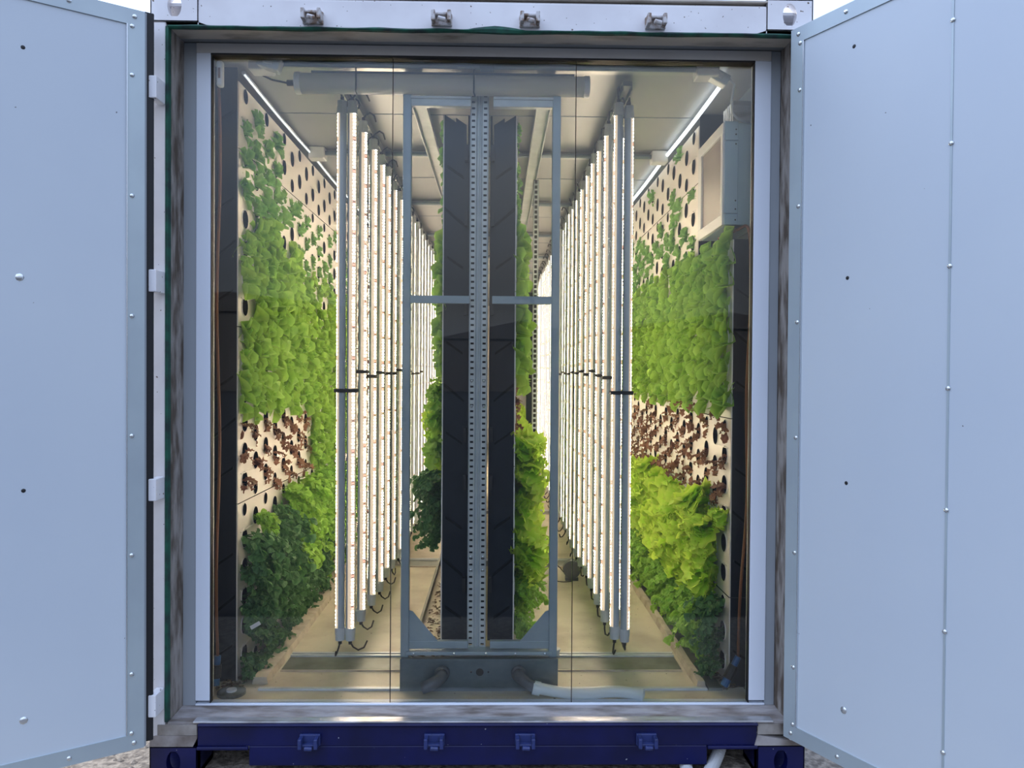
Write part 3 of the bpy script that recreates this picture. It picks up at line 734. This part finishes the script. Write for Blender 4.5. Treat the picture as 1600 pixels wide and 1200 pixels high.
for s, nm in ((-1, 'left'), (1, 'right')):
    for line, ln in ((0, 'rack-facing'), (1, 'wall-facing')):
        X = s*(.575 if line == 0 else .622)
        k = 0; y = .50
        ys = [.5+.262*i for i in range(30)]
        for k, y in enumerate(ys):
            if line == 1 and k % 2 and k > 0: pass
            o = proto if not used else dup(proto); used = True
            # lens towards the rack (line 0) or the wall (line 1), turned a little to the door on the left row
            face_x = -s if line == 0 else s
            th = 0 if face_x > 0 else PI
            if s < 0 and line == 0 and k: th -= math.radians(34 if k < 5 else 8 if k < 8 else -34)
            if s > 0 and line == 0: th += math.radians((10 if k < 6 else -14 if k < 9 else -38) if k else -6)
            if s < 0 and line == 0 and not k: th -= math.radians(50)
            o.location = (X+random.uniform(-.004, .004), y+(.02 if line and k else 0), TB+random.uniform(-.012, .012)+(.0 if s < 0 else .01)); o.rotation_euler.z = th
            tag(o, 'tall vertical LED grow tube in the %s row, %s line, %s from the glass' % (nm, ln, nth(k+1)), 'grow light', 'vertical LED grow tubes')
            if k < 12 and line == 0:
                z = 1.43+(.07 if 0 < k < 3 else .085 if k >= 3 else 0)+random.uniform(-.012, .012)
                st = tag(MB().box(min(X, s*.622)-.026 if k == 0 else X-.026, max(X, s*.622)+.026 if k == 0 else X+.026, y-.024, y-.019, z-.008, z+.008)
                    .box(min(X, s*.622)-.026 if k == 0 else X-.026, max(X, s*.622)+.026 if k == 0 else X+.026, y+.021, y+.026, z-.008, z+.008).obj('strap', m_black),
                    'black strap around the %s %s grow tube from the glass' % (nth(k+1), nm), 'strap', 'black straps round the grow tubes')
    # hanging rail and hooks
    X = s*.598; rl = tag(empty('hanging_rail', (X, .40, 2.70)), 'long metal rail on the ceiling above the %s row of grow tubes' % nm, 'rail')
    MB().box(-.02, .02, 0, 7.9, .025, .045).box(-.02, -.016, 0, 7.9, .005, .03).box(.016, .02, 0, 7.9, .005, .03).obj('rail', m_rail, rl)
    for k in range(10):
        y = .14+.55*k; a = MB()
        a.tube([(0, y, .03), (.012, y, .0), (-.012, y+.02, -.02), (.014, y+.03, -.035), (-.01, y+.04, -.05)], .004, 6)
        a.tube([(.01+.028*math.cos(t/10*2*PI), y+.03, -.01+.028*math.sin(t/10*2*PI)) for t in range(11)], .004, 6)
        a.obj('cable_loop', m_black, rl, smooth=True)
# ---------------------------------------------------------------- ceiling cross bars
for k in range(6):
    y = .24+1.245*k; c = tag(empty('cross_bar', (0, y, 2.735)), ('grey conduit and strut across the ceiling, %s from the glass' % nth(k+1)), 'cross bar', 'conduits across the ceiling')
    xr = .93 if k == 0 else 1.0
    MB().tube([(-xr, 0, 0), (xr, 0, 0)], .013, 12).obj('conduit', m_conduit, c, smooth=True)
    MB().box(-xr, xr, .03, .07, -.0, .03).obj('strut', m_rail, c)
    for s in (-1, 1):
        a = MB().box(s*(xr-.04)-.045, s*(xr-.04)+.045, -.03, .05, -.035, .03); a.obj('clamp_block', m_wplas, c, bevel=.006)
    if k == 0:
        MB().box(-.02, .035, -.02, .02, -.018, .022).obj('joint_sleeve', m_conduit, c, bevel=.003)
# lengthwise channels over the rack
for s, nm in ((-1, 'left'), (1, 'right')):
    x0 = RX+s*.31; x1 = RX+s*.245; xa, xb = sorted((x0, x1))
    tag(MB().box(xa, xb, .3, 8, 2.715, 2.722).box(xa, xa+.004, .3, 8, 2.69, 2.72).box(xb-.004, xb, .3, 8, 2.69, 2.72).obj('ceiling_channel', m_galv), 'lengthwise metal channel under the ceiling on the %s of the central rack' % nm, 'channel')
# ---------------------------------------------------------------- LED ropes
for s, nm, m in ((-1, 'left', m_ropeoff), (1, 'right', m_rope)):
    pts = []
    for k in range(60):
        y = .36+k*.11; sag = .008*abs(math.sin(k*PI/11))
        pts.append((s*1.0, y, 2.742-sag))
    r = tag(empty('led_rope'), ('white light rope with glowing inner strip along the top of the %s wall' if s < 0 else 'glowing white light rope along the top of the %s wall') % nm, 'light rope')
    MB().tube(pts, .009, 8).obj('rope', m_rope if s > 0 else m_ropeoff, r, smooth=True)
    if s < 0: MB().tube([(p[0]+.004, p[1], p[2]-.008) for p in pts], .004, 6).obj('glowing_strip', m_ropeL, r, smooth=True)
# ---------------------------------------------------------------- white batten behind the glass
bt = tag(empty('batten_light', (0, .285, 2.674)), 'long white tubular batten light just behind the top of the glass', 'light')
MB().tube([(-.745, 0, 0), (.40, 0, 0)], .040, 24).obj('diffuser', m_opal, bt, smooth=True)
for x in (-.765, .40): MB().tube([(x, 0, 0), (x+.022, 0, 0)], .043, 24).obj('end_cap', m_wplas, bt)
MB().tube([(-.765, 0, 0), (-.80, 0, 0)], .012, 10).tube([(-.80, 0, 0), (-.86, 0, .012), (-.90, 0, .03)], .004, 8).obj('cable', m_black, bt)
MB().box(-.7, .36, -.015, .015, .036, .046).obj('mounting_rail', m_conduit, bt)
for x in (-.515, -.045): MB().tube([(x, -.045, .05), (x, -.047, -.045), (x+.004, -.045, -.06)], .003, 6).obj('cable_tie', m_black, bt)
# brackets in both upper corners
b1 = tag(empty('ceiling_bracket', (-.845, .20, 2.722)), 'grey tilted junction bracket beside the left end of the batten light', 'bracket')
Mx = Matrix.Rotation(math.radians(18), 4, 'Y')
MB().box(-.045, .045, -.02, .03, -.028, .024, Mx).obj('housing', m_galv, b1, bevel=.006); MB().box(-.02, .02, -.026, -.018, -.014, .012, Mx).obj('cover', m_wplas, b1, bevel=.004)
b2_ = tag(empty('ceiling_bracket', (.935, .25, 2.712)), 'pale junction box with a cable in the upper right corner', 'junction box')
Mx = Matrix.Rotation(math.radians(28), 4, 'Y')
MB().box(-.05, .05, -.02, .03, -.025, .022, Mx).obj('housing', m_galv, b2_, bevel=.006); MB().box(-.03, .02, -.026, -.018, -.014, .012, Mx).obj('cover', m_wplas, b2_, bevel=.004)
MB().box(-.045, -.02, -.015, .0, .02, .06).obj('hanger', m_cord, b2_)
tag(MB().tube([(.985, .25, 2.70), (1.005, .25, 2.68), (1.0, .27, 2.62), (1.01, .29, 2.58), (1.04, .31, 2.560), (1.10, .34, 2.557)], .0055, 8).obj('white_cable', m_wplas, smooth=True), 'white cable curving from the corner junction box down to the wall cabinet', 'cable')
MBx = MB()
vt = tag(empty('corner_vent', (1.1, .47, 2.63)), 'slatted metal corner piece above the wall cabinet', 'vent')
for k in range(5): MBx.box(-.035, .05, -.01+k*.03, .012+k*.03, -.06, .06)
MBx.obj('slats', m_alu, vt)
# little white tag at the left top of the glass
sw = tag(empty('door_sensor', (-1.03, .165, 2.665)), 'small cream switch box at the top left corner inside the glass', 'switch')
MB().box(-.012, .012, 0, .03, -.05, .05).obj('housing', m_wplas, sw, bevel=.008); MB().box(-.004, .005, -.002, 0, -.02, .02).obj('slot', m_cord, sw)
# ---------------------------------------------------------------- wall cabinet
cb = tag(empty('wall_cabinet', (1.0, .345, 2.133)), 'pale blue-grey steel cabinet with framed grey window, high above the right wall plants', 'cabinet')
cb_h = .425; cb_d = .39
MB().box(.004, .150, 0, cb_d, .0, cb_h).obj('body', m_cab, cb, bevel=.003)
fm = MB(); fm.box(-.012, .004, .0, cb_d, 0, .045).box(-.012, .004, 0, cb_d, cb_h-.045, cb_h).box(-.012, .004, 0, .03, .045, cb_h-.045).box(-.012, .004, cb_d-.05, cb_d, .045, cb_h-.045)
dr = fm.obj('door', m_wplas, cb, bevel=.002); MB().box(-.002, .0045, .03, cb_d-.05, .045, cb_h-.045).obj('window', m_cabw, dr)
for z0, z1 in ((.0, .044), (.048, cb_h-.078), (cb_h-.074, cb_h+.004)): MB().box(-.004, .052, -.006, 0, z0, z1).obj('front_strap', m_cab, cb, bevel=.0015)
a = MB()
for z in (.02, .065, .10, cb_h-.03, cb_h-.05, cb_h-.09): a.dome((.042, -.006, z), (0, -1, 0), .0035)
a.obj('screws', m_black, cb)
MB().tube([(.055, .08, 0), (.055, .08, -.018)], .016, 14).obj('cable_gland', m_wplas, cb)
MB().tube([(.055, .08, -.018), (.03, .06, -.04), (-.0, .07, -.06)], .005, 8).obj('outlet_cable', m_black, cb) if False else None
# ---------------------------------------------------------------- central portal frame, trough, hose
fy = .30
pf = tag(empty('support_frame', (RX+.010, fy, 0)), 'tall blue-grey steel portal frame standing on the trough in front of the central rack', 'frame')
FX = .3035; zt = 2.654; zb = .345
for s in (-1, 1):
    xs = sorted((s*(FX-.017), s*(FX+.017))); MB().box(xs[0], xs[1], -.017, .017, zb, zt).obj('upright', m_bluegrey, pf, bevel=.003)
    pr = [(s*(FX-.017), .372), (s*(FX-.017), .53), (s*.262, .53) if False else (s*.278, .528), (s*.165, .376)]
    MB().prism([(s*.288, .376), (s*.288, .535), (s*.272, .53), (s*.155, .392), (s*.150, .376)], 'y', -.006, -.002).obj('gusset_plate', m_bluegrey, pf)
    xs = sorted((s*.045, s*.29)); xi, xo = xs
    MB().box(xi, xo, -.015, .015, 2.590, 2.628).box(xi, xo, -.019, -.015, 2.618, 2.630).obj('top_bar', m_galv, pf, bevel=.002)
    MB().box(xi, xo, -.019, -.003, 1.790, 1.822).obj('middle_bar', m_bluegrey, pf, bevel=.002)
    MB().box(xi, xo, -.010, .015, .378, .408).obj('bottom_bar', m_bluegrey, pf, bevel=.002)
MB().box(-.30, .30, -.028, .04, .356, .370).obj('base_angle', m_bluegrey, pf, bevel=.002)
a = MB()
for x in (-.265, -.10, .03, .15, .27): a.dome((x, -.028, .363), (0, -1, 0), .006)
a.obj('bolts', m_rivet, pf)
def slotted(parent, name, x, y, z0, z1, wid=.074, pitch=.0255):
    a = MB(); sw_ = wid*.33
    nrow = int((z1-z0)/pitch)
    for s in (-1, 1):
        xi = s*(wid/2-sw_); xo = s*wid/2; x0, x1 = sorted((xi, xo)); cx = (x0+x1)/2
        for k in range(nrow):
            b0 = z0+k*pitch; b1 = b0+pitch; h0 = b0+.0085; h1 = b1-.0085; hx0 = cx-.0068; hx1 = cx+.0068
            P = lambda xx, zz: (xx, 0, zz)
            a.quad(P(x0, b0), P(x1, b0), P(x1, h0), P(x0, h0)); a.quad(P(x0, h1), P(x1, h1), P(x1, b1), P(x0, b1))
            a.quad(P(x0, h0), P(hx0, h0), P(hx0, h1), P(x0, h1)); a.quad(P(hx1, h0), P(x1, h0), P(x1, h1), P(hx1, h1))
            a.quad((hx0, 0, h0), (hx0, .003, h0), (hx0, .003, h1), (hx0, 0, h1)); a.quad((hx0, 0, h0), (hx1, 0, h0), (hx1, .003, h0), (hx0, .003, h0))
        a.box(xo-.0015, xo+.0015, .0, .03, z0, z0+nrow*pitch)
    ci = wid/2-sw_
    zz1 = z0+nrow*pitch
    for (xa, ya, xb, yb) in ((-ci, 0, -ci*.62, .008), (-ci*.62, .008, -ci*.3, .008), (-ci*.3, .008, -ci*.12, -.003), (-ci*.12, -.003, ci*.12, -.003), (ci*.12, -.003, ci*.3, .008), (ci*.3, .008, ci*.62, .008), (ci*.62, .008, ci, 0)):
        a.quad((xa, ya, z0), (xb, yb, z0), (xb, yb, zz1), (xa, ya, zz1))
    o = a.obj(name, m_galv, parent); o.location = (x, y, 0); 
    return o
sp_ = slotted(pf, 'slotted_post', -.012, .035, .368, 2.668)
MB().box(-.045, .020, .066, .072, .37, 2.66).obj('post_back_web', m_plate, pf)
a = MB()
for z in (1.475, 1.37, .745, .69): 
    for x in (-.037, .013): a.dome((x, .033, z), (0, -1, 0), .0065)
a.obj('post_bolts', m_rivet, pf)
a = MB()
for z in (2.42, 2.15, 1.78, 1.25, 1.05, .62):
    for x in (-.066, .044): a.box(x-.006, x+.006, .05, .085, z-.03, z+.03)
a.obj('panel_clips', m_black, pf)
# trough
tr = tag(empty('drain_trough', (-.009, .26, ZF)), 'dark steel drain trough on the floor under the central rack', 'trough')
MB().box(-.322, .320, 0, .006, .0, .128).box(-.322, -.316, .006, .2, 0, .128).box(.314, .320, .006, .2, 0, .128).box(-.316, .314, .006, .2, 0, .006).obj('trough_body', m_trough, tr, bevel=.001)
MB().box(-.322, -.28, .0, .2, .128, .131).box(-.28, .285, .0, .028, .128, .131).box(.285, .320, 0, .2, .128, .131).obj('trough_lip', m_trough, tr)
MB().tube([(.002, -.001, .078), (.002, .003, .078)], .0155, 20).dome((-.033, -.0005, .078), (0, -1, 0), .004).dome((.037, -.0005, .078), (0, -1, 0), .004).obj('outlet_hole', m_black, tr)
def elbow(x, s):
    a = MB(); a.tube([(x, 0, .075), (x, -.018, .075)], .030, 20).tube([(x, -.015, .075), (x, -.035, .074), (x+s*.012, -.052, .068), (x+s*.032, -.060, .056), (x+s*.055, -.062, .045), (x+s*.075, -.062, .038)], .0235, 18)
    return a.obj('elbow_pipe', m_gpipe, tr, smooth=True)
elbow(-.150, -1); elbow(.160, 1)
MB().tube([(.312, .05, .131), (.312, .05, .150)], .019, 16).tube([(.312, .05, .150), (.312, .05, .156)], .022, 16).obj('drain_cap', m_galv, tr)
# white hose from the right elbow
hp = [(.228, .198, .253), (.262, .198, .246), (.30, .195, .240), (.36, .185, .237), (.43, .18, .240), (.50, .185, .243), (.56, .19, .241), (.61, .185, .236), (.645, .172, .236)]
def smoothpath(P, n_=6):
    out = []; P = [Vector(p) for p in P]
    for i in range(len(P)-1):
        p0, p1, p2, p3 = P[max(i-1, 0)], P[i], P[i+1], P[min(i+2, len(P)-1)]
        for k in range(n_):
            t = k/n_; out.append(.5*((2*p1)+(p2-p0)*t+(2*p0-5*p1+4*p2-p3)*t*t+(3*p1-p0-3*p2+p3)*t**3))
    out.append(P[-1]); return out
ho = tag(empty('drain_hose'), 'short white drain hose lying on the floor from the right elbow of the trough', 'hose')
MB().tube(smoothpath(hp), .0195, 16, cap=False, rf=lambda t: .0225+(.0012*math.sin(t*300) if t < .35 else 0)+(.002 if t > .95 else 0)).tube(smoothpath(hp), .017, 16, cap=False).obj('hose_pipe', m_hose, ho, smooth=True)
MB().tube([(.205, .198, .256), (.235, .198, .250)], .027, 18).obj('hose_cuff', m_hose, ho)
# slotted post and dark panel deeper in, right of the rack
p2 = tag(empty('rack_post', (.283, 1.80, 0)), 'slotted steel post deeper in the room, right of the central rack', 'post')
slotted(p2, 'slotted_face', 0, 0, ZF, 2.69, wid=.034, pitch=.03) if False else None
a = MB()
for k in range(82):
    z = ZF+k*.03; a.quad((-.016, 0, z), (.016, 0, z), (.016, 0, z+.011), (-.016, 0, z+.011)); a.quad((-.016, 0, z+.011), (-.009, 0, z+.011), (-.009, 0, z+.03), (-.016, 0, z+.03)); a.quad((.007, 0, z+.011), (.016, 0, z+.011), (.016, 0, z+.03), (.007, 0, z+.03))
a.box(.0145, .016, .0, .04, ZF, 2.68).box(-.016, -.0145, 0, .04, ZF, 2.68).obj('slotted_face', m_galv, p2)
MB().box(-.014, .014, .010, .04, ZF, 2.68).obj('post_web', m_black, p2)
MB().box(-.052, -.018, .002, .05, ZF, 2.0).obj('dark_side_plate', m_plate, p2)
# dirt litter beneath the left edge of the rack and along the left wall
for nm, (x0, x1, y0, y1), lab in (('leaf_litter', (-.30, -.17, .42, 2.2), 'fallen dry leaves and dirt on the floor under the left side of the rack'), ('soil_litter', (-1.14, -.975, .27, 2.2), 'dark soil and litter on the floor along the left wall'), ('soil_litter', (.99, 1.14, .27, 2.2), 'dark soil and litter on the floor along the right wall')):
    a = MB()
    for k in range(420):
        x = random.uniform(x0, x1); y = y0+(y1-y0)*random.random()**1.6; q = random.random()*6; r = random.uniform(.006, .020); z = ZF+random.uniform(.002, .014)
        a.v += [(x+r*math.cos(q), y+r*math.sin(q), z), (x+r*.5*math.cos(q+1.6), y+r*.5*math.sin(q+1.6), z+.006*random.random()), (x-r*math.cos(q), y-r*math.sin(q), z), (x+r*.5*math.cos(q-1.6), y+r*.5*math.sin(q-1.6), z+.006)]
        i = len(a.v)-4; a.f.append((i, i+1, i+2, i+3))
    o = a.obj(nm, m_soil); o['kind'] = 'stuff'; tag(o, lab, 'litter')
tag(MB().box(-.335, -.322, .46, 3.2, ZF, ZF+.03).obj('rack_edge_rail', m_chan), 'narrow dark rail on the floor left of the central rack', 'rail')
# ---------------------------------------------------------------- hanging cords with plugs
def cord(x, y, z1, lab, bend, px, top=None):
    r = tag(empty('power_cable'), lab, 'cord', None)
    pts = [(x+.006*math.sin(k*.9)+bend*(k/14)**3, y, z1+(.36-z1)*k/14) for k in range(15)]
    if top: pts = list(top)+pts
    MB().tube(smoothpath(pts, 4), .0062, 8).obj('cord', m_cord, r, smooth=True)
    a = pts[-1]; e_ = (px, y-.01, ZF+.03)
    A = Vector(a); Bv = Vector(e_)
    MB().tube([A, A.lerp(Bv, .3)], .013, 12).obj('cord_grip', m_plug, r); MB().tube([A.lerp(Bv, .3), A.lerp(Bv, .75)], .019, 12).obj('plug_body', m_black, r); MB().tube([A.lerp(Bv, .75), Bv], .016, 12).obj('plug_tip', m_plug, r)
    return r
cord(-1.065, .26, 2.64, 'thin brown cord hanging in the dark gap left of the left wall panels', .0, -1.07)
cord(1.075, .25, 2.06, 'brown cord with blue plug in the dark gap right of the right wall plants', -.03, .985, top=[(.99, .40, 2.085), (1.04, .30, 2.105), (1.065, .26, 2.112)])
# small things: dark fan-like bag on the floor among the right tubes, white tag in the kale
bg_ = tag(empty('floor_fan', (.53, 1.95, ZF)), 'small round dark fan standing on the floor behind the right grow tubes', 'fan')
MB().tube([(0, -.02, .07), (0, .03, .07)], .055, 20).obj('fan_body', m_gpipe, bg_); MB().box(-.04, .04, -.02, .03, 0, .02).obj('fan_foot', m_gpipe, bg_)
MB().tube(smoothpath([(-.05, 0, .05), (-.10, -.03, .10), (-.12, -.04, .02), (-.07, -.06, .006), (0, -.05, .006)]), .003, 6).obj('fan_cable', m_black, bg_, smooth=True)
tag(MB().box(-.022, .022, 0, .002, -.008, .008, Matrix.Translation((-.93, .31, .466)) @ Matrix.Rotation(math.radians(-30), 4, 'Y')).obj('plant_tag', m_wplas), 'small white plant tag among the dark kale on the left wall', 'tag')
# grey corrugated hoses below the blue beam
for (pts, lab) in (([(-.99, .22, .075), (-.92, .16, .085), (-.84, .12, .05), (-.72, .2, .03)], 'grey corrugated hose behind the left cut-out of the blue beam'),
                   ([(1.02, .30, .11), (.93, .10, .06), (.86, -.01, .025), (.80, -.10, .02)], 'grey corrugated hose coming out of the right cut-out of the blue beam'),
                   ([(.80, .2, .06), (.785, .06, .026), (.77, -.04, .022)], 'short grey hose end under the blue beam left of the right cut-out')):
    P = smoothpath(pts, 24)
    tag(MB().tube(P, .024, 14, rf=lambda t, n_=len(P): .022+.0025*(1 if int(t*(n_-1)+.5) % 2 else -1)).obj('corrugated_hose', m_ghose), lab, 'hose')
